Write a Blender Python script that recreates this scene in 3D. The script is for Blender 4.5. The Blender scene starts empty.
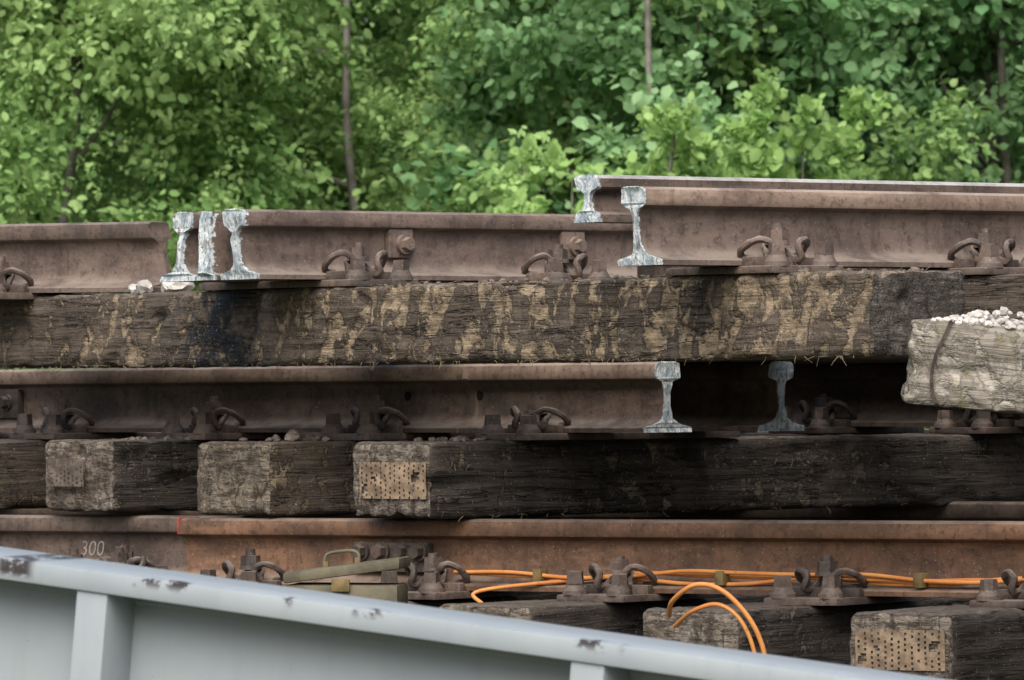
import bpy, bmesh, math, random
import numpy as np
from mathutils import Vector, Matrix, noise
random.seed(7)
scene = bpy.context.scene
Z0 = 1.45          # eye height above ground; camera looks along +Y

# ------------------------------------------------------------------ node helpers
class NT:
    def __init__(s, name):
        s.m = bpy.data.materials.new(name); s.m.use_nodes = True
        s.t = s.m.node_tree; s.n = s.t.nodes; s.n.clear()
        s.out = s.n.new('ShaderNodeOutputMaterial')
        s.tc = s.n.new('ShaderNodeTexCoord')
        s.geo = s.n.new('ShaderNodeNewGeometry')
    def link(s, a, b): s.t.links.new(a, b)
    def setin(s, sock, v):
        if isinstance(v, bpy.types.NodeSocket): s.link(v, sock)
        elif v is not None:
            if sock.type == 'RGBA' and len(v) == 3: v = (*v, 1)
            sock.default_value = v
    def mapping(s, vec, scale=(1,1,1), rot=(0,0,0), loc=(0,0,0)):
        n = s.n.new('ShaderNodeMapping'); s.link(vec, n.inputs[0])
        n.inputs['Scale'].default_value = scale; n.inputs['Rotation'].default_value = rot
        n.inputs['Location'].default_value = loc
        return n.outputs[0]
    def noise(s, vec, scale, detail=4, rough=.55, dist=0.):
        n = s.n.new('ShaderNodeTexNoise'); s.link(vec, n.inputs['Vector'])
        # no octaves finer than about 2 mm: they cannot be resolved and only cost time
        detail = max(1, min(detail, math.ceil(math.log2(600/scale))))
        n.inputs['Scale'].default_value = scale; n.inputs['Detail'].default_value = detail
        n.inputs['Roughness'].default_value = rough; n.inputs['Distortion'].default_value = dist
        return n.outputs[0]
    def voro(s, vec, scale, feature='F1'):
        n = s.n.new('ShaderNodeTexVoronoi'); n.feature = feature; s.link(vec, n.inputs['Vector'])
        n.inputs['Scale'].default_value = scale
        return n.outputs[0]
    def math(s, op, a, b=None, clamp=False):
        n = s.n.new('ShaderNodeMath'); n.operation = op; n.use_clamp = clamp
        s.setin(n.inputs[0], a)
        if b is not None: s.setin(n.inputs[1], b)
        return n.outputs[0]
    def ss(s, v, lo, hi, a=0., b=1.):
        n = s.n.new('ShaderNodeMapRange'); n.interpolation_type = 'SMOOTHSTEP'
        s.setin(n.inputs[0], v)
        n.inputs[1].default_value = lo; n.inputs[2].default_value = hi
        n.inputs[3].default_value = a; n.inputs[4].default_value = b
        return n.outputs[0]
    def mix(s, f, a, b, mode='MIX'):
        n = s.n.new('ShaderNodeMix'); n.data_type = 'RGBA'; n.blend_type = mode
        s.setin(n.inputs[0], f); s.setin(n.inputs[6], a); s.setin(n.inputs[7], b)
        return n.outputs[2]
    def sep(s, v):
        n = s.n.new('ShaderNodeSeparateXYZ'); s.link(v, n.inputs[0]); return n.outputs
    def attr(s, name):
        n = s.n.new('ShaderNodeAttribute'); n.attribute_name = name; return n.outputs['Fac']
    def objrand(s):
        n = s.n.new('ShaderNodeObjectInfo'); return n.outputs['Random']
    def bump(s, h, strength=.5, dist=.01):
        n = s.n.new('ShaderNodeBump'); n.inputs['Strength'].default_value = strength
        n.inputs['Distance'].default_value = dist; s.link(h, n.inputs['Height']); return n.outputs[0]
    def bsdf(s, col, rough=.8, metal=0., normal=None, spec=.3):
        n = s.n.new('ShaderNodeBsdfPrincipled')
        s.setin(n.inputs['Base Color'], col); s.setin(n.inputs['Roughness'], rough)
        s.setin(n.inputs['Metallic'], metal); s.setin(n.inputs['Specular IOR Level'], spec)
        if normal is not None: s.link(normal, n.inputs['Normal'])
        return n.outputs[0]
    def done(s, sh): s.link(sh, s.out.inputs[0]); return s.m
    def offs(s):
        r = s.objrand()
        c = s.n.new('ShaderNodeCombineXYZ')
        for i, k in enumerate((37., 91., 53.)): s.link(s.math('MULTIPLY', r, k), c.inputs[i])
        v = s.n.new('ShaderNodeVectorMath'); v.operation = 'ADD'
        s.link(s.tc.outputs['Object'], v.inputs[0]); s.link(c.outputs[0], v.inputs[1])
        return v.outputs[0]

# ------------------------------------------------------------------ materials
def rust(name, dark, mid, light, dust=(.24,.205,.175), dustamt=.6, rough=.66):
    m = NT(name); v = m.offs()
    n1 = m.noise(v, 7, 6, .72); n2 = m.noise(v, 55, 5, .72)
    n3 = m.noise(m.mapping(v, (.25,1,1)), 16, 5, .65)
    c = m.mix(m.ss(n1, .38, .60), dark, mid)
    c = m.mix(m.math('MULTIPLY', m.ss(n3, .48, .68), .8), c, light)
    c = m.mix(m.ss(n2, .50, .68, 0, .65), c, tuple(x*.45 for x in dark))
    sp = m.noise(v, 240, 2, .5)
    c = m.mix(m.ss(sp, .66, .74, 0, .55), c, (.36,.31,.26))
    st = m.noise(m.mapping(v, (1,1,.08)), 45, 3, .6)
    c = m.mix(m.ss(st, .52, .72, 0, .45), c, tuple(x*.55 for x in dark))
    up = m.ss(m.sep(m.geo.outputs['Normal'])[2], .35, .9)
    dn = m.math('MULTIPLY', m.math('MULTIPLY', up, dustamt), m.ss(n1, .3, .6))
    c = m.mix(dn, c, dust)
    p = m.attr('paint')
    pn = m.noise(v, 75, 5, .7)
    pf = m.ss(m.math('ADD', p, m.math('MULTIPLY', m.math('SUBTRACT', pn, .5), 1.5)), .45, .60)
    pc = m.mix(m.ss(pn, .35, .65), (.18,.22,.25), (.52,.57,.59))
    c = m.mix(pf, c, pc)
    b = m.math('ADD', m.math('MULTIPLY', n2, .6), m.math('MULTIPLY', n1, .8))
    return m.done(m.bsdf(c, rough, .0, m.bump(b, .5, .004), .4))

def cutface(name):
    m = NT(name); v = m.offs()
    n1 = m.noise(v, 34, 6, .72); n2 = m.noise(m.mapping(v, (1,1,.35)), 85, 5, .75)
    c = m.mix(m.ss(n1, .38, .58), (.27,.33,.37), (.62,.67,.69))
    c = m.mix(m.ss(n2, .52, .62, 0, .75), c, (.13,.135,.145))
    c = m.mix(m.ss(n1, .58, .66, 0, .85), c, (.15,.105,.08))
    return m.done(m.bsdf(c, .5, .1, m.bump(n2, .9, .008), .4))

def timber(name, dark, mid, pale, lo, hi, endA, endB, moss=0., tilt=.5, soot=None, chscale=24, hitone=1.2):
    m = NT(name); v = m.offs(); o = m.tc.outputs['Object']
    g = m.noise(m.mapping(v, (1,.05,1)), 60, 6, .7, .8)
    w = m.noise(v, 3.4, 6, .65)
    side = m.mix(m.ss(g, .34, .62), dark, mid)
    side = m.mix(m.ss(w, .42, .66, 0, .5), side, tuple(x*.5 for x in dark))
    mp = m.mapping(v, (1.4,1.0,.5), (tilt,0,0))
    ch = m.noise(mp, chscale, 8, .66, .7)
    ch2 = m.noise(m.mapping(v, (1,.35,1), (-.25,0,0)), 40, 6, .7, .5)
    ch = m.math('ADD', m.math('MULTIPLY', ch, .70), m.math('MULTIPLY', ch2, .30))
    zone = m.noise(v, 2.4, 3, .6)
    chz = m.math('ADD', ch, m.math('MULTIPLY', m.math('SUBTRACT', zone, .5), .22))
    chz = m.math('ADD', chz, m.math('MULTIPLY', m.attr('gouge'), .09))
    if soot:   # the far part of the timber has lost fewer splinters
        oy = m.sep(o)[1]
        chz = m.math('SUBTRACT', chz, m.ss(oy, 1.3, 2.4, 0, .03))
    chf = m.ss(chz, lo, hi)
    pv = m.ss(m.noise(m.mapping(v, (1,.4,.8), (tilt,0,0)), 60, 6, .78), .34, .68)
    pc = m.mix(pv, tuple(x*.38 for x in pale), tuple(min(1,x*hitone) for x in pale))
    side = m.mix(m.math('MULTIPLY', chf, .88), side, pc)
    rim = m.math('MULTIPLY', m.ss(chz, lo-.03, lo), m.ss(chz, lo+.005, lo+.03, 1, 0))
    side = m.mix(m.math('MULTIPLY', rim, .45), side, tuple(x*.35 for x in dark))
    cr = m.noise(m.mapping(v, (1,.04,1)), 22, 5, .65, .3)
    crk = m.math('MULTIPLY', m.ss(m.math('ABSOLUTE', m.math('SUBTRACT', cr, .5)), .0, .012, 1, 0), m.ss(w, .45, .53))
    side = m.mix(crk, side, (.014,.011,.010))
    e1 = m.noise(v, 12, 7, .75); e2 = m.noise(m.mapping(v, (.35,1,1.6), (0,.45,0)), 55, 6, .75, .4)
    end = m.mix(m.ss(e1, .40, .60), endA, endB)
    end = m.mix(m.ss(e2, .44, .60, 0, .8), end, tuple(x*.30 for x in endA))
    e3 = m.noise(m.mapping(v, (1.3,1,.25), (0,-.2,0)), 30, 5, .7)
    end = m.mix(m.ss(e3, .52, .64, 0, .75), end, tuple(x*.40 for x in endA))
    vc = m.voro(m.mapping(v, (1,1,.35), (0,.3,0)), 11, 'DISTANCE_TO_EDGE')
    ecr = m.math('MULTIPLY', m.ss(vc, 0, .03, .8, 0), m.ss(e1, .48, .58))
    end = m.mix(ecr, end, (.018,.014,.012))
    nrm = m.sep(m.tc.outputs['Normal'])
    ef = m.ss(m.math('ABSOLUTE', nrm[1]), .6, .8)
    c = m.mix(ef, side, end)
    if moss > 0:
        c = m.mix(m.ss(e1, .54, .66, 0, moss), c, (.14,.12,.05))
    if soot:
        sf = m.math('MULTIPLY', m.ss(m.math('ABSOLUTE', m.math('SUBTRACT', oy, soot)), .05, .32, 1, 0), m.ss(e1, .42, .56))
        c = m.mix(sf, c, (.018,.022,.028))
    up = m.ss(nrm[2], .6, .95)
    c = m.mix(m.math('MULTIPLY', up, m.ss(w, .3, .6, .2, .6)), c, (.17,.145,.125))
    sp = m.noise(v, 190, 2, .5)
    c = m.mix(m.ss(sp, .65, .73, 0, .5), c, (.36,.34,.31))
    h = m.math('ADD', m.math('MULTIPLY', g, 1.2), m.math('MULTIPLY', chf, -.5))
    h = m.math('ADD', h, m.math('MULTIPLY', crk, -1.6))
    h = m.math('ADD', h, m.math('MULTIPLY', m.math('MULTIPLY', ef, e2), -1.6))
    return m.done(m.bsdf(c, .88, 0, m.bump(h, .9, .008), .2))

M_railT = rust('weathered_rail_steel', (.086,.063,.053), (.150,.111,.093), (.190,.138,.112))
M_railM = rust('dull_rail_steel', (.059,.044,.037), (.114,.083,.067), (.162,.112,.088))
M_railB = rust('orange_rust_rail_steel', (.083,.047,.030), (.152,.082,.048), (.23,.128,.078))
M_head  = rust('rusty_railhead', (.145,.100,.078), (.225,.160,.126), (.34,.255,.20), dust=(.34,.295,.255))
M_headG = rust('grey_railhead', (.24,.235,.23), (.34,.33,.325), (.42,.40,.39), dust=(.46,.45,.43), rough=.5)
M_iron  = rust('rusted_fastening_iron', (.055,.042,.036), (.107,.079,.066), (.152,.106,.084), dustamt=.7)
M_ironD = rust('dark_fastening_iron', (.034,.027,.024), (.070,.052,.044), (.115,.078,.060), dustamt=.5)
M_cut   = cutface('torch_cut_steel')
M_timT  = timber('creosoted_timber_bleached', (.064,.051,.042), (.130,.104,.082), (.285,.222,.152), .500, .565, (.12,.105,.09), (.060,.053,.048), soot=2.35, chscale=19, tilt=.6)
M_timT2 = timber('creosoted_timber_plain', (.058,.046,.038), (.11,.088,.070), (.26,.20,.14), .58, .64, (.085,.07,.058), (.05,.043,.038))
M_timM  = timber('creosoted_timber_dark', (.030,.026,.023), (.072,.061,.053), (.155,.128,.10), .585, .65, (.13,.105,.085), (.255,.22,.185))
M_timM2 = timber('creosoted_timber_brown', (.048,.038,.031), (.104,.082,.064), (.20,.155,.11), .545, .61, (.13,.105,.082), (.255,.215,.17), moss=.2)
M_timU  = timber('bleached_timber', (.13,.115,.095), (.255,.232,.20), (.36,.33,.285), .5, .58, (.2,.18,.15), (.3,.28,.24), moss=.7)

def simple(name, c1, c2, scale=20, rough=.7, bump=.3, metal=0, spec=.3):
    m = NT(name); v = m.offs(); n = m.noise(v, scale, 5, .6); n2 = m.noise(v, scale*6, 3, .6)
    c = m.mix(m.ss(n, .35, .65), c1, c2); c = m.mix(m.ss(n2, .6, .75, 0, .5), c, tuple(x*.5 for x in c1))
    return m.done(m.bsdf(c, rough, metal, m.bump(n2, bump, .004), spec))
M_stone = simple('pale_ballast_stone', (.32,.30,.28), (.56,.53,.50), 14, .9)
M_stoneD = simple('brown_ballast_stone', (.09,.075,.062), (.20,.17,.14), 40, .9)
M_cable = simple('orange_cable_sheath', (.50,.18,.05), (.60,.27,.085), 9, .5, .1)
M_case  = simple('olive_painted_steel', (.075,.067,.045), (.135,.120,.082), 14, .7, .3)
M_clip  = simple('brass_cable_clip', (.10,.075,.03), (.18,.13,.055), 30, .6, .2)
M_nail  = simple('rusty_nail_plate', (.15,.108,.075), (.28,.205,.14), 30, .7, .3)
M_band  = simple('rusty_steel_band', (.07,.055,.047), (.14,.11,.09), 30, .7, .3)
M_straw = simple('dry_straw', (.10,.08,.05), (.20,.165,.11), 30, .9, .2)
M_hole  = simple('dark_bolt_hole', (.006,.005,.005), (.01,.008,.008), 30, .95, .1)
M_chalk = simple('chalk_marking', (.20,.185,.17), (.34,.32,.29), 60, .9, .2)
M_red   = simple('red_marker_paint', (.22,.035,.03), (.28,.07,.06), 40, .6, .2)
M_bark  = simple('grey_bark', (.10,.095,.08), (.20,.19,.165), 9, .9, .6)

def paintgrey():
    m = NT('grey_painted_steel'); v = m.tc.outputs['Object']
    n = m.noise(v, 3, 4, .6); n2 = m.noise(v, 26, 6, .7); st = m.noise(m.mapping(v, (1,1,.05)), 22, 4, .6)
    c = m.mix(m.ss(n, .35, .65), (.262,.298,.325), (.302,.337,.362))
    c = m.mix(m.ss(st, .48, .72, 0, .14), c, (.17,.185,.19))
    s = m.sep(v)
    top = m.math('MULTIPLY', m.ss(s[2], -.020, -.004), m.ss(s[1], .01, .025, 1, 0))
    zone = m.noise(m.mapping(v, (1,.0,.0)), 5.5, 3, .6)
    f = m.math('MULTIPLY', top, m.math('MULTIPLY', m.ss(n2, .5, .56), m.ss(zone, .53, .58)))
    c = m.mix(f, c, (.035,.027,.026))
    scar = m.math('MULTIPLY', m.ss(m.math('ABSOLUTE', m.math('SUBTRACT', s[0], .03)), .02, .04, 1, 0), m.ss(s[2], -.032, -.018))
    scar = m.math('MULTIPLY', scar, m.ss(n2, .42, .50))
    c = m.mix(scar, c, (.04,.035,.035))
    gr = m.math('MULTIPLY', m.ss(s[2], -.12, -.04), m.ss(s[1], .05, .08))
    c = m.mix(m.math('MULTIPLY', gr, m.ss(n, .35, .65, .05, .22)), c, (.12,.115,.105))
    c = m.mix(m.ss(m.noise(v, 150, 2), .7, .76, 0, .5), c, (.12,.12,.12))
    return m.done(m.bsdf(c, .42, 0, m.bump(n2, .08, .003), .45))
M_grey = paintgrey()

def leafmat(name, c1, c2, trans=.4, tcol=(.32,.47,.13)):
    m = NT(name); r = m.attr('rnd')
    c = m.mix(r, c1, c2)
    d = m.n.new('ShaderNodeBsdfDiffuse'); m.link(c, d.inputs[0])
    t = m.n.new('ShaderNodeBsdfTranslucent')
    m.link(m.mix(.5, c, tcol), t.inputs[0])
    x = m.n.new('ShaderNodeMixShader'); x.inputs[0].default_value = trans
    m.link(d.outputs[0], x.inputs[1]); m.link(t.outputs[0], x.inputs[2])
    return m.done(x.outputs[0])
LM = {'A': leafmat('fresh_green_leaf', (.17,.31,.105), (.38,.53,.22)),
      'B': leafmat('blue_green_leaf', (.15,.31,.135), (.31,.48,.25)),
      'C': leafmat('shaded_green_leaf', (.075,.17,.060), (.15,.28,.11), .38, (.17,.29,.08)),  # darker leaf colour paints shaded depth into the rear tree rows
      'D': leafmat('young_yellow_green_leaf', (.28,.47,.15), (.42,.60,.24), .45)}

# ------------------------------------------------------------------ mesh helpers
def mkobj(name, mesh, parent=None, mat4=None):
    o = bpy.data.objects.new(name, mesh); scene.collection.objects.link(o)
    if parent: o.parent = parent
    if mat4 is not None: o.matrix_local = mat4
    return o
def empty(name, mat4):
    o = bpy.data.objects.new(name, None); scene.collection.objects.link(o)
    o.empty_display_size = .1; o.matrix_world = mat4; return o
def finish(bm, name, mats, smooth=35):
    me = bpy.data.meshes.new(name); bm.normal_update(); bm.to_mesh(me); bm.free()
    for m in mats: me.materials.append(m)
    if smooth:
        me.polygons.foreach_set('use_smooth', [True]*len(me.polygons))
        me.set_sharp_from_angle(angle=math.radians(smooth))
    return me
def add_box(bm, x0,x1,y0,y1,z0,z1, mi=0, bev=0., M=None):
    r = bmesh.ops.create_cube(bm, size=1.)
    vs = r['verts']
    for v in vs:
        v.co = Vector(((x0+x1)/2+v.co.x*(x1-x0), (y0+y1)/2+v.co.y*(y1-y0), (z0+z1)/2+v.co.z*(z1-z0)))
    fs = list({f for v in vs for f in v.link_faces})
    for f in fs: f.material_index = mi
    if bev > 0:
        es = list({e for v in vs for e in v.link_edges})
        rr = bmesh.ops.bevel(bm, geom=es, offset=bev, segments=2, affect='EDGES', profile=.6)
        for f in rr['faces']: f.material_index = mi
        vs = list({v for f in rr['faces'] for v in f.verts} | {v for v in vs if v.is_valid})
    if M is not None:
        for v in vs: v.co = M @ v.co
    return vs
def add_cyl(bm, c, r0, r1, h, seg=16, mi=0, axis='Z', rot=0.):
    R = Matrix.Rotation(rot, 4, 'Z')
    if axis == 'Y': A = Matrix.Rotation(math.radians(90), 4, 'X')
    elif axis == 'X': A = Matrix.Rotation(math.radians(90), 4, 'Y')
    else: A = Matrix.Identity(4)
    r = bmesh.ops.create_cone(bm, cap_ends=True, segments=seg, radius1=r0, radius2=r1, depth=h,
                              matrix=Matrix.Translation(c) @ A @ R)
    for f in {f for v in r['verts'] for f in v.link_faces}: f.material_index = mi
    return r['verts']
def catmull(P, n=6, closed=False):
    P = [Vector(p) for p in P]; out = []
    Q = [P[0]*2-P[1]] + P + [P[-1]*2-P[-2]]
    for i in range(1, len(Q)-2):
        a,b,c,d = Q[i-1],Q[i],Q[i+1],Q[i+2]
        for k in range(n):
            t = k/n
            out.append(.5*((2*b)+(c-a)*t+(2*a-5*b+4*c-d)*t*t+(3*b-a-3*c+d)*t**3))
    out.append(P[-1]); return out
def add_tube(bm, pts, rad, seg=8, mi=0):
    rings = []; n = len(pts); up = Vector((0,0,1)); prev = None
    for i, p in enumerate(pts):
        t = (pts[min(i+1,n-1)]-pts[max(i-1,0)]).normalized()
        if prev is None:
            a = t.cross(up);
            if a.length < .1: a = t.cross(Vector((1,0,0)))
        else: a = prev - t*prev.dot(t)
        a.normalize(); prev = a; b = t.cross(a)
        r = rad[i] if isinstance(rad, (list,tuple)) else rad
        rings.append([bm.verts.new(p + (a*math.cos(2*math.pi*k/seg)+b*math.sin(2*math.pi*k/seg))*r) for k in range(seg)])
    for i in range(n-1):
        for k in range(seg):
            f = bm.faces.new((rings[i][k], rings[i][(k+1)%seg], rings[i+1][(k+1)%seg], rings[i+1][k])); f.material_index = mi
    f = bm.faces.new(rings[0]); f.material_index = mi
    f = bm.faces.new(list(reversed(rings[-1]))); f.material_index = mi

HALF = [(.070,0),(.070,.010),(.066,.0125),(.045,.0165),(.026,.022),(.015,.031),(.0095,.043),(.008,.06),(.008,.09),
        (.0095,.105),(.014,.113),(.024,.117),(.0335,.121),(.0355,.125),(.0352,.145),(.0325,.153),(.026,.157),(.012,.159)]
BL = [(.030,0),(.030,.010),(.018,.016),(.012,.05),(.009,.10),(.006,.140),(.003,.156)]
GR = [(.040,0),(.040,.016),(.034,.020),(.014,.024),(.009,.032),(.009,.060),(.014,.066),(.034,.070),(.038,.074),(.037,.092),(.033,.097),(.020,.100)]
def rail_mesh(name, L0, L1, mats, sy=1., sz=1., jag=.004, paint0=.03, paint1=.03, half=HALF, welds=(), skew0=0, skew1=0):
    prof = [(y*sy, z*sz) for y,z in half] + [(-y*sy, z*sz) for y,z in reversed(half)]
    H = max(z for _,z in prof); n = len(prof)
    st = []
    L = L1-L0
    for k in range(14): st.append(k*.004)
    x = .07
    while x < L-.07: st.append(x); x += .05
    for k in range(13,-1,-1): st.append(L-k*.004)
    for w in welds: st += [w-.014-L0, w-.009-L0, w-L0, w+.009-L0, w+.014-L0]
    st = sorted(st)
    bm = bmesh.new(); lay = bm.verts.layers.float.new('paint')
    rings = []; sd = random.random()*100
    for s in st:
        ring = []
        for (y,z) in prof:
            xx = L0+s
            if s < .02: xx += jag*noise.noise(Vector((y*90, z*60+sd, s*10)))*2*(1-s/.02)
            if L-s < .02: xx += jag*noise.noise(Vector((y*90+7, z*60+sd, 3)))*2*(1-(L-s)/.02)
            if s < .055: xx += skew0*z*(1-s/.055)
            if L-s < .055: xx += skew1*z*(1-(L-s)/.055)
            e = .0007*noise.noise(Vector((xx*6, y*40, z*40+sd)))
            yy, zz = y+(e if y > 0 else -e), z
            q = 0
            if s < .009 and paint0: q = 1-s/.009
            if L-s < .009 and paint1: q = 1-(L-s)/.009
            if q:
                b = .0034*q*(.5+noise.noise(Vector((y*160, z*160+sd, 2))))
                yy += b if y > 0 else -b; zz += b*.4*(1 if z > H*.5 else 0)
            for w in welds:
                if abs(L0+s-w) < .0095 and z < H*.9:
                    yy += .004 if y > 0 else -.004
            v = bm.verts.new((xx, yy, zz))
            p = 0
            if paint0: p = max(p, 1-s/(paint0*(1+.6*noise.noise(Vector((y*30, z*30, sd))))))
            if paint1: p = max(p, 1-(L-s)/(paint1*(1+.6*noise.noise(Vector((y*30, z*30, sd+5))))))
            v[lay] = max(0., p)
            ring.append(v)
        rings.append(ring)
    for i in range(len(rings)-1):
        for k in range(n):
            f = bm.faces.new((rings[i][k], rings[i][(k+1)%n], rings[i+1][(k+1)%n], rings[i+1][k]))
            zt = min(prof[k][1], prof[(k+1)%n][1])
            f.material_index = 1 if zt > H*.755 and half is not BL else 0
    for ring, rev in ((rings[0], False), (rings[-1], True)):
        vs = [bm.verts.new(v.co) for v in ring]
        for k in range(n//2-1):
            q = (vs[k], vs[k+1], vs[n-2-k], vs[n-1-k])
            f = bm.faces.new(tuple(reversed(q)) if rev else q); f.material_index = 2
    bmesh.ops.recalc_face_normals(bm, faces=[f for f in bm.faces if f.material_index != 2])
    return finish(bm, name, mats, 32)

def sleeper_mesh(name, L, w, h, mat, res=.016, amp=.0035, r=.012, warp=.006, gouge=0.):
    bm = bmesh.new()
    nx, ny, nz = max(2,int(w/res)), max(2,int(L/(res*1.3))), max(2,int(h/res))
    def grid(f, a, b):
        V = [[bm.verts.new(f(i/a, j/b)) for j in range(b+1)] for i in range(a+1)]
        for i in range(a):
            for j in range(b):
                bm.faces.new((V[i][j], V[i+1][j], V[i+1][j+1], V[i][j+1]))
    for sgn in (0,1):
        grid(lambda a,b: Vector(((a-.5)*w, b*L, -h*sgn)), nx, ny)
        grid(lambda a,b: Vector(((sgn-.5)*w, a*L, -b*h)), ny, nz)
        grid(lambda a,b: Vector(((a-.5)*w, sgn*L, -b*h)), nx, nz)
    bmesh.ops.remove_doubles(bm, verts=bm.verts, dist=1e-5)
    bmesh.ops.recalc_face_normals(bm, faces=bm.faces)
    lay = bm.verts.layers.float.new('gouge')
    sd = random.random()*200
    for v in bm.verts:
        p = v.co.copy()
        rr = r*(1+.9*noise.noise(Vector((p.x*9, p.y*9+sd, p.z*9))))+.003
        q = Vector((max(-w/2+rr, min(w/2-rr, p.x)), max(rr, min(L-rr, p.y)), max(-h+rr, min(-rr, p.z))))
        d = p-q; dn = d.normalized() if d.length > 0 else Vector((0,0,1))
        a = amp*(noise.noise(Vector((p.x*38, p.y*5+sd, p.z*38)))+.6*noise.noise(Vector((p.x*60+9, p.y*40+sd, p.z*60))))
        if abs(dn.y) > .7: a = amp*1.7*noise.noise(Vector((p.x*45, sd, p.z*45)))
        chip = noise.noise(Vector((p.x*16, p.y*8+sd, p.z*16+4)))
        if chip > .32: a -= (chip-.32)*.04
        if gouge and abs(dn.x) > .7:
            gz = noise.noise(Vector(((p.y+p.z*.6)*24, p.z*9, sd+.5)))
            gg = max(0., min(1., (gz-.05)*3)); a -= gouge*gg; v[lay] = gg
        p2 = q+dn*(rr+a)
        p2.z += warp*noise.noise(Vector((0, p.y*.8+sd, 1))); p2.x += warp*noise.noise(Vector((3, p.y*.8+sd, 5)))
        v.co = p2
    return finish(bm, name, [mat], 60)

def fastening_mesh(name, seed, mat):
    R = random.Random(seed); bm = bmesh.new()
    add_box(bm, -.095,.095,-.185,.185,.001,.0165, 0, .004)
    for s in (-1,1):
        a0, a1 = sorted((s*.073, s*.091))
        add_box(bm, -.088,.088, a0,a1,.016,.036, 0, .003)
        Y = lambda yy: s*(.07-yy)
        z0 = .018; dz = R.uniform(-.004,.004)
        half = [(.034,.034,.016),(.060,.030,.018),(.079,.012,.030),(.074,-.014,.050+dz),(.053,-.030,.057+dz),(.034,-.036,.042),(.040,-.040,.018),(.036,-.022,.014),(.024,-.002,.030),(.012,.016,.040)]
        pts = [Vector((x, Y(y), z0+z)) for x,y,z in half] + [Vector((0, Y(.022), z0+.042))] + [Vector((-x, Y(y), z0+z)) for x,y,z in reversed(half)]
        add_tube(bm, catmull(pts, 4), .0078, 8)
        bx, by = 0, Y(-.010)
        a = R.uniform(0, 1); hz = R.uniform(-.006,.006)
        add_cyl(bm, (bx,by,z0+.022), .014,.014,.045, 14)
        add_cyl(bm, (bx,by,z0+.047), .027,.025,.008, 18)
        add_cyl(bm, (bx,by,z0+.062), .0235,.0225,.024, 6, rot=a)
        add_cyl(bm, (bx,by,z0+.076+hz), .0125,.0115,.018, 12)
        for sx in (-1,1):
            cx, cy = sx*.062, Y(-.088)
            add_cyl(bm, (cx,cy,.020), .030,.028,.010, 16)
            add_cyl(bm, (cx,cy,.031), .027,.019,.014, 16)
            k = R.uniform(0,1.5); hz = R.uniform(-.004,.006)
            add_cyl(bm, (cx,cy,.048+hz), .021,.018,.028, 4 if R.random()<.5 else 6, rot=k)
    for v in bm.verts:
        v.co += Vector((noise.noise(v.co*70), noise.noise(v.co*70+Vector((5,0,0))), noise.noise(v.co*70+Vector((0,9,0)))))*.0022
    return finish(bm, name, [mat], 40)
FAST = {k: [fastening_mesh('rail_fastening', i+10*j, m) for i in range(4)] for j,(k,m) in enumerate((('n',M_iron),('d',M_ironD)))}

def stone_mesh(name, items, mat, zf=.7, sub=2):
    bm = bmesh.new()
    for (p, r) in items:
        R = Matrix.Rotation(random.uniform(0,6.28), 4, 'Z') @ Matrix.Rotation(random.uniform(-.4,.4), 4, 'X')
        S = Matrix.Diagonal((r*random.uniform(.8,1.35), r*random.uniform(.7,1.1), r*random.uniform(.55,.85)*zf/.7, 1))
        g = bmesh.ops.create_icosphere(bm, subdivisions=sub, radius=1, matrix=Matrix.Identity(4))
        s = random.random()*50
        for v in g['verts']:
            c = v.co.copy(); k = 1+.42*noise.noise(c*1.6+Vector((s,0,0)))
            v.co = Vector(p) + (R @ S @ (c*k))
    return finish(bm, name, [mat], 22)

def PM(x, y, z, yaw, rx=0, ry=0):
    return Matrix.Translation((x,y,z+Z0)) @ Matrix.Rotation(math.radians(yaw),4,'Z') @ Matrix.Rotation(rx,4,'X') @ Matrix.Rotation(ry,4,'Y')
def place(x,y,z,rz=0): return Matrix.Translation((x,y,z)) @ Matrix.Rotation(rz,4,'Z')

ZR = .018
def add_rail(panel, name, y, x0, x1, mats, z=ZR, rz=0, **kw):
    me = rail_mesh(name, x0, x1, mats, **kw); return mkobj(name, me, panel, place(0,y,z,rz))
def add_fast(panel, x, y, kind='n', rz=None):
    return mkobj('rail_fastening', random.choice(FAST[kind]), panel, place(x+random.uniform(-.008,.008), y, 0, random.choice((0,math.pi)) + (rz or random.uniform(-.04,.04))))

# ------------------------------------------------------------------ TOP PANEL
T = empty('railway_track_panel', PM(.826,12.178,.141, 36.87, -.011, 0))
for i, x in enumerate((0, .575, 1.15, 1.72)):
    me = sleeper_mesh('timber_sleeper', 3.42, .26, .175, M_timT if i == 0 else M_timT2, res=.009 if i == 0 else .03, gouge=.007 if i == 0 else 0)
    mkobj('sleeper', me, T, place(x,0,0))
    for y in (.48, 1.99, 2.23): add_fast(T, x-.038, y)
add_rail(T, 'front_rail', .48, -.345, 2.6, [M_railT, M_head, M_cut], sz=1.02, paint0=.010, paint1=0, skew0=-.12)
add_rail(T, 'rear_rail', 1.99, -.315, 2.6, [M_railT, M_railT, M_cut], paint0=.022, paint1=0, skew0=-.12)
add_rail(T, 'stock_rail', 2.23, -.320, 2.6, [M_railM, M_railT, M_cut], paint0=.022, paint1=0, skew0=.1)
add_rail(T, 'guard_rail', .76, -.265, 2.6, [M_railM, M_headG, M_cut], z=.115, half=GR, paint0=.02, paint1=0)
bm = bmesh.new()
for x in (0,.575,1.15,1.72):
    add_box(bm, x-.07,x+.07, .70,.84, .001,.113, 0, .004); add_box(bm, x-.09,x+.09,.66,.69,.001,.02,0,.003)
mkobj('guard_rail_chairs', finish(bm, 'guard_rail_chairs', [M_iron]), T, Matrix.Identity(4))
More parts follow.
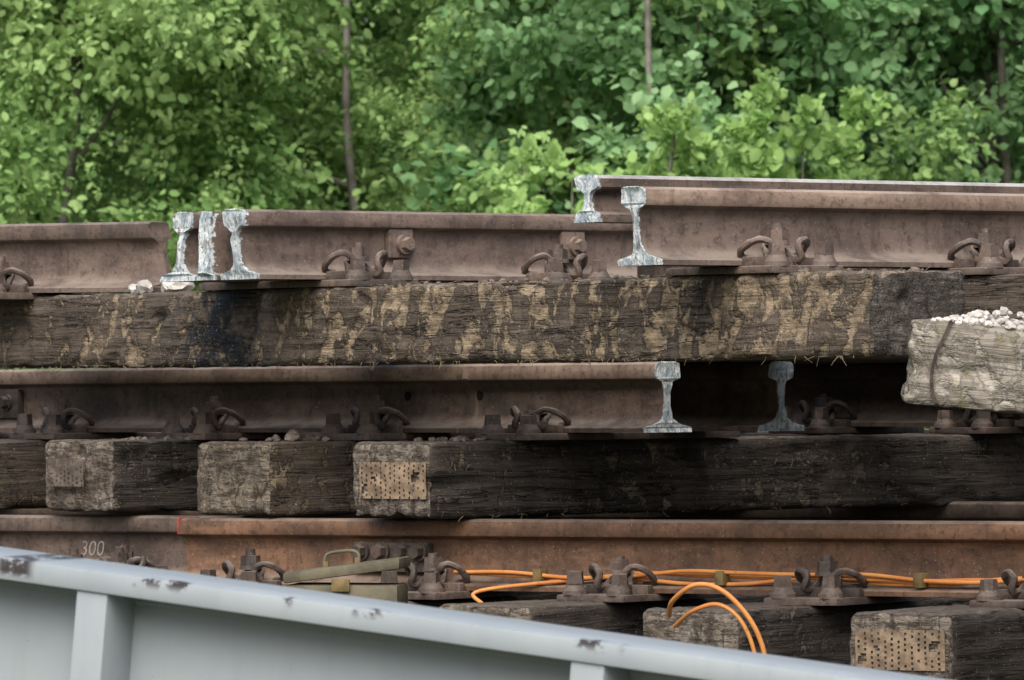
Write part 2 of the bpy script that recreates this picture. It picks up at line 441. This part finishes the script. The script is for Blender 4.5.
add_rail(T, 'switch_blade', 2.085, -.345, .9, [M_railM, M_railT, M_cut], half=BL, paint0=.05, paint1=0, jag=.010)
bm = bmesh.new()
for x in (.120, .62):
    add_box(bm, x-.034,x+.034, -.030,-.006, .052,.118, 0, .004)
    add_cyl(bm, (x+.006,-.036,.083), .023,.023,.014, 20, axis='Y'); add_cyl(bm, (x+.006,-.049,.083), .017,.015,.016, 6, axis='Y')
mkobj('web_blocks', finish(bm, 'web_blocks', [M_railT]), T, place(0,1.99,ZR))
Tinv = T.matrix_world.inverted()
me = rail_mesh('crossing_rail', -1.7, 0, [M_railT, M_railM, M_railM], sz=1.07, paint0=0, paint1=0, skew1=-.30)
mkobj('crossing_rail', me, T, Tinv @ PM(-.812,14.38,.115,-42,0,-.0))
mkobj('rail_fastening', FAST['n'][1], T, Tinv @ PM(-1.195,14.72,.098,-42))
mkobj('ballast_stones', stone_mesh('ballast_stones', [((-.06,2.64,.014),.026),((-.09,2.56,.016),.028),((-.10,2.70,.012),.024),((-.05,2.47,.01),.016),((-.09,2.76,.01),.018)], M_stone), T, Matrix.Identity(4))
it = []
for k in range(80):
    y = random.choice((random.uniform(.05,.9), random.uniform(.6,1.4), random.uniform(1.4,2.4))); it.append(((random.uniform(-.12,.12), y, .003), random.uniform(.003,.009)))
mkobj('ballast_chips', stone_mesh('ballast_chips', it, M_stoneD), T, Matrix.Identity(4))
def straw(name, parent, gen, n, rad=.0007):
    bm = bmesh.new()
    for k in range(n):
        p, d, L = gen()
        q = p + d*L*.5 + Vector((random.uniform(-1,1),random.uniform(-1,1),random.uniform(-1,1)))*L*.12
        add_tube(bm, [p, q, p+d*L], [rad, rad*.9, rad*.4], 4)
    mkobj(name, finish(bm, name, [M_straw], 0), parent, Matrix.Identity(4))
def g1():
    p = Vector((-.128, random.uniform(.05,3.4), -.172)); return p, Vector((random.uniform(-.5,.2),random.uniform(-1,1),random.uniform(-.9,.05))).normalized(), random.uniform(.008,.026)
straw('straw_fibres', T, g1, 130)
def g2():
    p = Vector((random.uniform(-.12,.1), random.uniform(.05,3.4), .002)); return p, Vector((random.uniform(-1,1),random.uniform(-1,1),random.uniform(0,.35))).normalized(), random.uniform(.01,.045)
straw('straw_litter', T, g2, 120)

# ------------------------------------------------------------------ MIDDLE PANEL
Mp = empty('railway_track_panel.001', PM(-.268,13.498,-.230, -49, 0, -.011))
xs = (0, -.571, -1.18, -1.79, -2.4, -3.0, -3.6)
mats = (M_timM, M_timM2, M_timM, M_timM2, M_timM2, M_timM2, M_timM2)
for i, x in enumerate(xs):
    me = sleeper_mesh('timber_sleeper', 3.0, .28, .170, mats[i], res=.010 if i < 3 else .024, gouge=.003)
    mkobj('sleeper', me, Mp, place(x-.012, random.uniform(-.015,.015) if i else 0, 0))
    for y in (.44, 1.9): add_fast(Mp, x+.075, y, 'n' if y < 1 else 'd')
    if i < 3: add_fast(Mp, x+.05, .76, 'd')
add_rail(Mp, 'front_rail', .44, -3.9, .436, [M_railM, M_head, M_cut], paint0=0, paint1=.010, welds=(-.22,), jag=.003)
add_rail(Mp, 'check_rail', .76, -1.5, .47, [M_railM, M_railM, M_cut], paint0=0, paint1=.010, jag=.003)
add_rail(Mp, 'rear_rail', 1.9, -3.9, .9, [M_railM, M_railM, M_cut], paint0=0, paint1=.0)
bm = bmesh.new()
for x in (-.46, -.25+.05, -2.03, -2.12):
    add_cyl(bm, (x, -.0090, .085), .011,.011,.003, 18, axis='Y')
mkobj('fishbolt_holes', finish(bm, 'fishbolt_holes', [M_hole]), Mp, place(0,.44,ZR))
bm = bmesh.new()
add_box(bm, -2.32,-1.98, -.030,-.010, .035,.108, 0, .004)
for x in (-2.27,-2.18,-2.09,-2.02):
    add_cyl(bm, (x,-.034,.075), .02,.02,.008,18,axis='Y'); add_cyl(bm, (x,-.046,.075), .016,.015,.018,6,axis='Y')
mkobj('fishplate', finish(bm, 'fishplate', [M_ironD]), Mp, place(0,.44,ZR))
def nailplate(name, parent, M, w, h, mat=M_nail):
    bm = bmesh.new(); p = .0055
    nx, nz = int(w/p), int(h/p)
    V = {}
    for i in range(nx+1):
        for j in range(nz+1):
            x, z = (i-nx/2)*p, (j-nz/2)*p
            V[i,j] = bm.verts.new((x, .0018*noise.noise(Vector((x*40,z*40,1)))*2, z))
    for i in range(nx):
        for j in range(nz):
            if i % 3 == 1 and (j+(i//3)%2) % 2 == 0 and random.random() > .15: continue
            if noise.noise(Vector((i*.13, j*.13, 3.3))) > .34: continue
            bm.faces.new((V[i,j], V[i+1,j], V[i+1,j+1], V[i,j+1]))
    r = bmesh.ops.extrude_face_region(bm, geom=list(bm.faces))
    for v in r['geom']:
        if isinstance(v, bmesh.types.BMVert): v.co.y -= .0012
    bmesh.ops.recalc_face_normals(bm, faces=bm.faces)
    mkobj(name, finish(bm, name, [mat], 0), parent, M)
nailplate('nail_plate', Mp, place(.005,-.0055,-.086), .235, .085)
nailplate('nail_plate', Mp, place(-1.215,-.012,-.075), .15, .07, M_band)
it = []
for x in (-.571,-1.18,0):
    for k in range(26): it.append(((x+random.uniform(-.11,.11), random.uniform(.10,.34), .003), random.choice((.004,.006,.009,.014))*random.uniform(.7,1)))
it += [((-.571+.02,.16,.010),.022),((-.571+.06,.12,.008),.018)]
mkobj('ballast_stones', stone_mesh('ballast_stones', it, M_stoneD), Mp, Matrix.Identity(4))
def g3():
    p = Vector((.131, random.uniform(.02,2.9), random.choice((-.166,0,-.05)))); return p, Vector((random.uniform(0,.5),random.uniform(-1,1),random.uniform(-.7,.4))).normalized(), random.uniform(.008,.028)
straw('straw_fibres', Mp, g3, 110)

# ------------------------------------------------------------------ BOTTOM PANEL
B = empty('railway_track_panel.002', PM(-.463,13.245,-.582, -38, 0, -.015))
for i, x in enumerate((-2.8,-2.2,-1.64,-1.08,-.54,0,.53,1.08,1.62,2.2)):
    me = sleeper_mesh('timber_sleeper', 2.7, .26, .17, M_timM if i > 5 else M_timM2, res=.012 if 5 < i < 9 else .028)
    mkobj('sleeper', me, B, place(x-.02, random.uniform(-.01,.01), 0))
    for y in (.45, 1.95): add_fast(B, x+.072, y, 'n' if i > 4 else 'd')
    if x < -.5: add_fast(B, x+.05, .64, 'd')
add_rail(B, 'front_rail', .45, -.725, 3.0, [M_railB, M_railB, M_red], paint0=0, paint1=0)
add_rail(B, 'rear_rail', 1.95, -4.2, 3.0, [M_railM, M_railM, M_railM], paint0=0, paint1=0, sz=1.05)
add_rail(B, 'adjacent_rail', .64, -3.2, -.70, [M_railM, M_railM, M_railM], paint0=0, paint1=0)
bm = bmesh.new()
add_box(bm, -.727,-.719, -.0365,.0365, .121,.1605, 0, .001)
mkobj('red_end_mark', finish(bm, 'red_end_mark', [M_red]), B, place(0,.45,ZR))
bm = bmesh.new()
add_box(bm, -.20,.02, -.032,-.010, .038,.105, 0, .004)
for x in (-.17,-.11,-.05,-.0):
    add_cyl(bm, (x,-.036,.085), .022,.022,.008,18,axis='Y'); add_cyl(bm, (x,-.049,.085), .017,.016,.02,6,axis='Y')
mkobj('fishplate', finish(bm, 'fishplate', [M_ironD]), B, place(0,.45,ZR))
nailplate('nail_plate', B, place(1.60,-.010,-.075), .22, .085)
for k, (yy, xx) in enumerate(((2.35,-.6),(2.65,-.5))):
    me = sleeper_mesh('packing_timber', 3.6, .24, .178, M_timM2, res=.05)
    mkobj('packing_timber', me, B, Matrix.Translation((xx-3.2,yy,.182)) @ Matrix.Rotation(math.radians(-90),4,'Z'))
cu = bpy.data.curves.new('chalk_number', 'FONT'); cu.body = '300'; cu.size = .052; cu.extrude = .0004; cu.offset = -.0004; cu.shear = .2
cu.materials.append(M_chalk)
to = bpy.data.objects.new('chalk_number', cu); scene.collection.objects.link(to); to.parent = B
to.matrix_local = Matrix.Translation((-1.23,.64-.0095,ZR+.062)) @ Matrix.Rotation(math.radians(90),4,'X')
def cable_local(name, parent, pts, r, mat=M_cable):
    bm = bmesh.new(); add_tube(bm, catmull(pts, 8), r, 10)
    mkobj(name, finish(bm, name, [mat], 60), parent, Matrix.Identity(4))
for c, (oy, oz, ph) in enumerate(((.0,.0,0),(.010,.011,2.1),(-.012,.004,4.2))):
    P = []
    x = .12
    while x < 2.9:
        P.append((x, .45-.052-oy*.8, .048+oz+.007*math.sin(x*6+ph)+.005*math.sin(x*13+ph*2))); x += .16
    if c == 2: P = [(.27,.30,-.01),(.24,.33,.02)] + [(p[0]+.2,p[1],p[2]) for p in P[1:]]
    cable_local('orange_cable', B, P, .0046)
bm = bmesh.new()
for x in (.36,.86,1.38,1.9):
    add_box(bm, x-.012,x+.012, .45-.070,.45-.040,.036,.068, 0, .004)
mkobj('cable_clips', finish(bm, 'cable_clips', [M_clip]), B, Matrix.Identity(4))

L = empty('orange_cable_loop', PM(.41,12.25,-.590,0))
cable_local('upper_loop', L, [(-.085,.16,.02),(-.080,.06,.055),(-.035,.0,.090),(.02,-.02,.078),(.075,-.02,.02),(.105,-.01,-.05),(.115,.0,-.14),(.10,.03,-.26)], .0052)
cable_local('lower_loop', L, [(-.075,.12,.0),(-.04,.03,.035),(.01,.0,.050),(.055,-.01,.02),(.085,-.005,-.05),(.09,.0,-.14),(.08,.03,-.26)], .0046)
C = empty('metal_equipment_case', PM(-.365,13.18,-.598,-8))
bm = bmesh.new()
add_box(bm, -.125,.125,-.06,.09,.0,.062,0,.008)
vs = add_box(bm, -.130,.130,-.065,.095,.064,.088,0,.007)
for v in vs: v.co.z += (v.co.x+.13)*.13
add_box(bm, -.02,.02,-.072,-.064,.048,.075,1,.002)
for x in (-.045,.025): add_box(bm, x-.006,x+.006,-.0,.012,.088+(x+.13)*.1,.100+(x+.13)*.13,1,.001)
add_tube(bm, catmull([(-.048,.006,.098),(-.046,.006,.122),(-.03,.006,.131),(.01,.006,.135),(.026,.006,.128),(.028,.006,.11)],5), .004, 8, 0)
mkobj('case_body', finish(bm, 'case_body', [M_case, M_clip]), C, Matrix.Identity(4))

# ------------------------------------------------------------------ lower panels carrying the stack
for (nm, x, y, z, yaw) in (('railway_track_panel.003', .95,12.4,-.931,48), ('railway_track_panel.004', -.6,13.0,-1.278,-40)):
    Q = empty(nm, PM(x,y,z,yaw))
    me = sleeper_mesh('timber_sleeper', 2.8, .26, .17, M_timM2, res=.05)
    for k in range(5):
        mkobj('sleeper', me, Q, place(k*.6-.2,0,0))
        for yy in (.5,2.0): add_fast(Q, k*.6-.2, yy, 'd')
    for yy in (.5,2.0): add_rail(Q, 'rail', yy, -.5, 2.7, [M_railM, M_railM, M_railM], paint0=0, paint1=0)

# ------------------------------------------------------------------ right-hand bleached sleeper
U = empty('timber_sleeper', PM(.800,11.726,.042,-105,-.10,0))
mkobj('timber', sleeper_mesh('bleached_sleeper', 2.4, .26, .162, M_timU, res=.008, r=.016, amp=.006, gouge=.004), U, Matrix.Identity(4))
bm = bmesh.new()
path = [(.136,.085,.004),(.1375,.078,-.02),(.1385,.064,-.06),(.1385,.058,-.10),(.138,.062,-.135),(.137,.072,-.158)]
P = catmull([Vector(p) for p in path], 5)
path2 = [Vector((-.13,.07,.0045))] + P + [Vector((.10,.075,-.1665)), Vector((-.13,.08,-.1665))]
prev = None
for p in path2:
    a, b = bm.verts.new(p+Vector((0,-.0035,0))), bm.verts.new(p+Vector((0,.0035,0)))
    if prev: bm.faces.new((prev[0],prev[1],b,a))
    prev = (a,b)
bmesh.ops.solidify(bm, geom=list(bm.faces), thickness=.002)
mkobj('steel_band', finish(bm, 'steel_band', [M_band], 40), U, Matrix.Identity(4))
it = []
for k in range(800):
    y = random.uniform(.04,.9); r = random.uniform(.005,.011)
    hmax = .036*min(1,(y-.03)/.10); x = random.uniform(-.125,.118)
    it.append(((x, y, random.uniform(.0,max(.003,hmax*(1-abs(x)/.15)))), r))
mkobj('ballast_gravel', stone_mesh('ballast_gravel', it, M_stone), U, Matrix.Identity(4))
G = empty('sleeper_stack', PM(1.75,11.5,0,0))
z = -.235
gm = sleeper_mesh('stack_timber', .9, .24, .19, M_timM2, res=.04)
for k in range(6):
    for s in (-1,1):
        mkobj('timber', gm, G, (Matrix.Translation((s*.3,-.45,z)) if k%2 else Matrix.Translation((-.45, s*.3, z)) @ Matrix.Rotation(math.radians(-90),4,'Z')))
    z -= .2

# ------------------------------------------------------------------ grey steel girder
TW = .098
W = empty('steel_girder', PM(-.77,9.0,-.325,-30,0,TW))
bm = bmesh.new()
x0, x1 = -2.2, 3.6
add_box(bm, x0,x1, 0,.15,-.034,0,0,.008)
add_box(bm, x0+.002,x1-.002, .085,.097,-.60,-.033,0,.002)
add_box(bm, x0,x1, .01,.17,-.636,-.60,0,.006)
px = .141-.849*2
while px < x1-.1:
    add_box(bm, px,px+.055, .006,.086,-.601,-.0335,0,.003); px += .849
add_box(bm, x0+.004,x1-.004, .079,.086,-.05,-.0335,0,.002)
mkobj('girder_body', finish(bm, 'girder_body', [M_grey], 40), W, Matrix.Identity(4))
for k, xx in enumerate((-1.6, 3.0)):
    top = -.325-.64-TW*xx-.02; X = -.77+.866*xx; Y = 9.0-.5*xx
    H = top+Z0
    Tq = empty('timber_trestle' if k == 0 else 'timber_trestle.001', PM(X,Y+.07,top,-30))
    bm = bmesh.new()
    add_box(bm, -.12,.12,-.45,.45,-.16,0,0,.01)
    for s in (-.33,.33): add_box(bm, -.09,.09,s-.08,s+.08,-H,-.161,0,.008)
    mkobj('trestle_timbers', finish(bm, 'trestle_timbers', [M_timM2]), Tq, Matrix.Identity(4))

# ------------------------------------------------------------------ ground
m = NT('rough_grass_and_ballast'); v = m.tc.outputs['Object']
n1 = m.noise(v, .4, 5, .6); n2 = m.noise(v, 14, 5, .7)
c = m.mix(m.ss(n1, .42, .58), (.05,.09,.025), (.16,.14,.11)); c = m.mix(m.ss(n2, .4, .65, 0, .6), c, (.04,.05,.025))
M_ground = m.done(m.bsdf(c, .95, 0, m.bump(n2, .8, .05), .2))
bm = bmesh.new(); bmesh.ops.create_grid(bm, x_segments=60, y_segments=60, size=450)
mkobj('ground', finish(bm, 'ground', [M_ground]), None, Matrix.Identity(4))

# ------------------------------------------------------------------ foliage: sprays of leaves gathered into one mesh per crown
def spray(nleaf, R, size, droop=.4, seed=0, width=.72, ntw=16, upright=0.):
    rnd = random.Random(seed); V = []; rn = []
    tw = []
    for k in range(ntw):
        d = Vector((rnd.gauss(0,1), rnd.gauss(0,1), rnd.gauss(0,.9)+.15+upright)).normalized()
        tw.append((d, R*rnd.uniform(.55,1.35)))
    while len(V) < nleaf*6:
        d, l = rnd.choice(tw); t = rnd.uniform(.15,1)**.7
        p = d*l*t + Vector((rnd.gauss(0,1),rnd.gauss(0,1),rnd.gauss(0,1)))*R*.10 - Vector((0,0,droop*R*.5*t*t))
        ax = (d*.6 + Vector((rnd.gauss(0,.8),rnd.gauss(0,.8),rnd.gauss(0,.6)-droop))).normalized()
        up = Vector((rnd.gauss(0,.6), rnd.gauss(-.45,.6), rnd.gauss(.6,.5)))
        side = ax.cross(up)
        if side.length < .05: continue
        side.normalize(); nn = side.cross(ax)
        s = size*rnd.uniform(.55,1.25); w = s*width*.5; f = .18*s
        V.append(p)
        V.append(p+ax*s*.22+side*w*.8+nn*f*.5); V.append(p+ax*s*.62+side*w*.85+nn*f*.5)
        V.append(p+ax*s)
        V.append(p+ax*s*.62-side*w*.85+nn*f*.5); V.append(p+ax*s*.22-side*w*.8+nn*f*.5)
        rn.append(rnd.random())
    return np.array([tuple(v) for v in V], dtype=np.float32), np.array(rn, dtype=np.float32)
CL = {'A': [spray(600, .36, .052, .5, s) for s in range(5)],
      'B': [spray(420, .36, .066, .3, 20+s, .88) for s in range(5)],
      'C': [spray(360, .42, .078, .4, 40+s) for s in range(4)],
      'D': [spray(100, .20, .070, .0, 60+s, .85, 6, 1.6) for s in range(4)]}
def leaves_mesh(name, inst):
    kinds = sorted({k for k,_ in inst}); VS, RN, MI = [], [], []
    for k, M in inst:
        tv, tr = random.choice(CL[k])
        A = np.array(M, dtype=np.float32)
        VS.append(tv @ A[:3,:3].T + A[:3,3]); sh = random.uniform(-.3,.3)
        RN.append(np.clip(tr*.75+.12+sh, 0, 1)); MI.append(np.full(len(tr), kinds.index(k), dtype=np.int32))
    V = np.concatenate(VS); R = np.concatenate(RN); MI = np.concatenate(MI); n = len(R)
    base = (np.arange(n, dtype=np.int32)*6)[:,None]
    idx = np.concatenate([base+np.array([0,1,2,3],dtype=np.int32), base+np.array([0,3,4,5],dtype=np.int32)], axis=1).reshape(-1)
    me = bpy.data.meshes.new(name)
    me.vertices.add(len(V)); me.vertices.foreach_set('co', V.reshape(-1))
    me.loops.add(len(idx)); me.loops.foreach_set('vertex_index', idx)
    me.polygons.add(2*n); me.polygons.foreach_set('loop_start', np.arange(2*n, dtype=np.int32)*4)
    me.polygons.foreach_set('material_index', np.repeat(MI, 2))
    a = me.attributes.new('rnd', 'FLOAT', 'FACE'); a.data.foreach_set('value', np.repeat(R, 2))
    for k in kinds: me.materials.append(LM[k])
    me.update(calc_edges=True)
    return me
def tree(name, x, y, kinds, rx, ry, h, n, zlo=.5, seed=0, stems=None, trunk=.05):
    rnd = random.Random(seed); random.seed(seed)
    E = empty(name, Matrix.Translation((x,y,0)))
    bm = bmesh.new()
    stems = stems or rnd.choice((1,2,3))
    tops = []
    for s in range(stems):
        a = rnd.uniform(0,6.28); lean = rnd.uniform(.02,.10)*h
        P = [Vector((.12*math.cos(a)*s, .12*math.sin(a)*s, -.05))]
        for k in range(1,8):
            t = k/7; P.append(Vector((math.cos(a)*lean*t+rnd.uniform(-.05,.05), math.sin(a)*lean*t+rnd.uniform(-.05,.05), h*.92*t)))
        c = catmull(P, 4); add_tube(bm, c, [trunk*(1-.85*i/len(c))+.006 for i in range(len(c))], 8)
        for b in range(16):
            i = rnd.randrange(5, len(c)-2); q = c[i]; aa = rnd.uniform(0,6.28); l = rnd.uniform(.5,.95)*rx*(1-.4*i/len(c))
            e = q+Vector((math.cos(aa)*l, math.sin(aa)*l*ry/rx, l*rnd.uniform(.15,.7)))
            mid = (q+e)/2+Vector((0,0,-.08*l))
            add_tube(bm, catmull([q,mid,e],4), [.013*(1-.8*j/8)+.003 for j in range(9)], 5)
            tops.append(e); tops.append(mid)
    mkobj('trunk_and_limbs', finish(bm, 'trunk_and_limbs', [M_bark], 60), E, Matrix.Identity(4))
    sd = seed*3.7; inst = []; tries = 0
    while len(inst) < n and tries < n*12:
        tries += 1
        if rnd.random() < .45:
            p = rnd.choice(tops)+Vector((rnd.gauss(0,.22),rnd.gauss(0,.22),rnd.gauss(0,.22)))
        else:
            th, ph = rnd.uniform(0,6.28), math.acos(rnd.uniform(-1,1)); rr = rnd.uniform(.5,1.)
            p = Vector((rx*rr*math.sin(ph)*math.cos(th), ry*rr*math.sin(ph)*math.sin(th), zlo+(h-zlo)*(.5+.5*rr*math.cos(ph))))
        if noise.noise(Vector((p.x*.9+sd, p.y*.9, p.z*.9))) < -.15: continue
        if p.z < .2: continue
        sc = rnd.uniform(.75,1.15)
        inst.append((rnd.choice(kinds), Matrix.Translation(p) @ Matrix.Rotation(rnd.uniform(0,6.28),4,'Z') @ Matrix.Rotation(rnd.gauss(0,.25),4,'X') @ Matrix.Diagonal((sc,sc,sc,1))))
    mkobj('foliage', leaves_mesh('foliage', inst), E, Matrix.Identity(4))
tree('birch_tree', -4.9,29.5,'AAC',1.7,1.3,4.8,75,seed=1,trunk=.035)
tree('birch_tree.001', -2.2,28.4,'AAA',1.5,1.1,4.6,115,seed=2,trunk=.028)
tree('birch_tree.002', -.75,29.6,'AAA',1.4,1.2,4.8,100,seed=3,trunk=.028)
tree('aspen_tree', .85,28.2,'BBBA',1.3,1.1,4.5,100,seed=4,stems=1,trunk=.025)
tree('aspen_tree.001', 2.4,29.2,'BBB',1.5,1.2,4.9,115,seed=5,trunk=.028)
tree('aspen_tree.002', 5.1,29.2,'BBA',1.7,1.3,4.8,75,seed=6,trunk=.035)
tree('hawthorn_tree', -3.8,32.3,'CAA',2.2,1.4,5.2,100,seed=7)
tree('hawthorn_tree.001', .1,32.8,'CAA',2.2,1.4,5.2,100,seed=8)
tree('hawthorn_tree.002', 3.9,32.4,'CBB',2.2,1.4,5.2,100,seed=9)
def sapling(name, x, y, h, seed):
    rnd = random.Random(seed); random.seed(seed)
    E = empty(name, Matrix.Translation((x,y,0))); bm = bmesh.new(); inst = []
    for s in range(4):
        a = rnd.uniform(0,6.28); hh = h*rnd.uniform(.78,.98)
        P = [Vector((0,0,-.03)), Vector((math.cos(a)*.08, math.sin(a)*.08, hh*.5)), Vector((math.cos(a)*.24, math.sin(a)*.24, hh))]
        c = catmull(P, 8); add_tube(bm, c, [.011*(1-.8*i/len(c))+.002 for i in range(len(c))], 6)
        for k in range(9):
            i = len(c)-1-k
            p = c[i] + Vector((rnd.gauss(0,.05+.02*k),rnd.gauss(0,.05+.02*k),0))
            sc = rnd.uniform(.6,.8)+.06*k
            inst.append(('D', Matrix.Translation(p-Vector((0,0,.04))) @ Matrix.Rotation(rnd.uniform(0,6.28),4,'Z') @ Matrix.Diagonal((sc,sc,sc*1.1,1))))
    mkobj('stems', finish(bm, 'stems', [M_bark], 60), E, Matrix.Identity(4))
    mkobj('foliage', leaves_mesh('foliage', inst), E, Matrix.Identity(4))
sapling('maple_sapling', .92, 26.2, 2.62, 1)
sapling('maple_sapling.001', 1.30, 26.6, 2.50, 2)
sapling('maple_sapling.002', .25, 26.4, 2.48, 3)
sapling('maple_sapling.003', .52, 26.1, 2.45, 4)
E = empty('ash_sapling', Matrix.Translation((.62,27.0,0))); bm = bmesh.new()
c = catmull([(0,0,-.05),(.03,0,1.5),(-.01,.0,3.0),(.03,.02,4.2),(.0,0,5.2)],6); add_tube(bm, c, [.020*(1-.6*i/len(c)) for i in range(len(c))], 8)
for (q,e) in ((c[14],(-.35,0,3.6)),(c[17],(.4,.1,4.6)),(c[19],(-.3,.1,5.2))):
    add_tube(bm, catmull([q,(q+Vector(e))/2,Vector(e)],3), .006, 5)
mkobj('stem', finish(bm, 'stem', [M_bark], 60), E, Matrix.Identity(4))
mkobj('foliage', leaves_mesh('foliage', [('B', Matrix.Translation(p)) for p in ((-.35,0,3.7),(.4,.1,4.6),(-.3,.1,5.2),(0,0,5.3),(.1,0,4.9),(.12,-.05,2.35),(-.15,-.1,2.15))]), E, Matrix.Identity(4))
random.seed(5); rnd = random.Random(5); inst = []
for k in range(260):
    p = Vector((rnd.uniform(-12,12), rnd.uniform(-1.0,1.3), rnd.uniform(.3,5.4)))
    s = rnd.uniform(2.2,3.0)
    inst.append(('C', Matrix.Translation(p) @ Matrix.Rotation(rnd.uniform(0,6.28),4,'Z') @ Matrix.Diagonal((s,s,s,1))))
mkobj('distant_trees', leaves_mesh('distant_trees', inst), None, Matrix.Translation((0,38,0)))

# ------------------------------------------------------------------ light: bright thin overcast
w = bpy.data.worlds.new('World'); scene.world = w; w.use_nodes = True
nt = w.node_tree; nt.nodes.clear()
sky = nt.nodes.new('ShaderNodeTexSky'); sky.sky_type = 'NISHITA'; sky.sun_disc = False
EL, AZ = math.radians(48), math.radians(190)   # azimuth measured from +Y clockwise
sky.sun_elevation = EL; sky.sun_rotation = AZ; sky.air_density = 1.; sky.dust_density = 5.; sky.ozone_density = .6
bg = nt.nodes.new('ShaderNodeBackground'); bg.inputs[1].default_value = .15
wo = nt.nodes.new('ShaderNodeOutputWorld'); nt.links.new(sky.outputs[0], bg.inputs[0]); nt.links.new(bg.outputs[0], wo.inputs[0])
sl = bpy.data.lights.new('sun', 'SUN'); sl.energy = 4.4; sl.angle = math.radians(60); sl.color = (1,.97,.92)
so = bpy.data.objects.new('sun', sl); scene.collection.objects.link(so)
d = Vector((math.sin(AZ)*math.cos(EL), math.cos(AZ)*math.cos(EL), math.sin(EL)))
so.rotation_euler = d.to_track_quat('Z','Y').to_euler(); so.location = d*30

# ------------------------------------------------------------------ camera
cam = bpy.data.cameras.new('camera'); co = bpy.data.objects.new('camera', cam); scene.collection.objects.link(co)
cam.sensor_width = 36; cam.lens = 36*6000/1024; cam.clip_start = .5; cam.clip_end = 1500
co.location = (0,0,Z0); co.rotation_euler = (math.radians(90),0,0)
cam.dof.use_dof = True; cam.dof.focus_distance = 12.9; cam.dof.aperture_fstop = 18
scene.camera = co
scene.view_settings.view_transform = 'Standard'; scene.view_settings.look = 'None'; scene.view_settings.exposure = 0
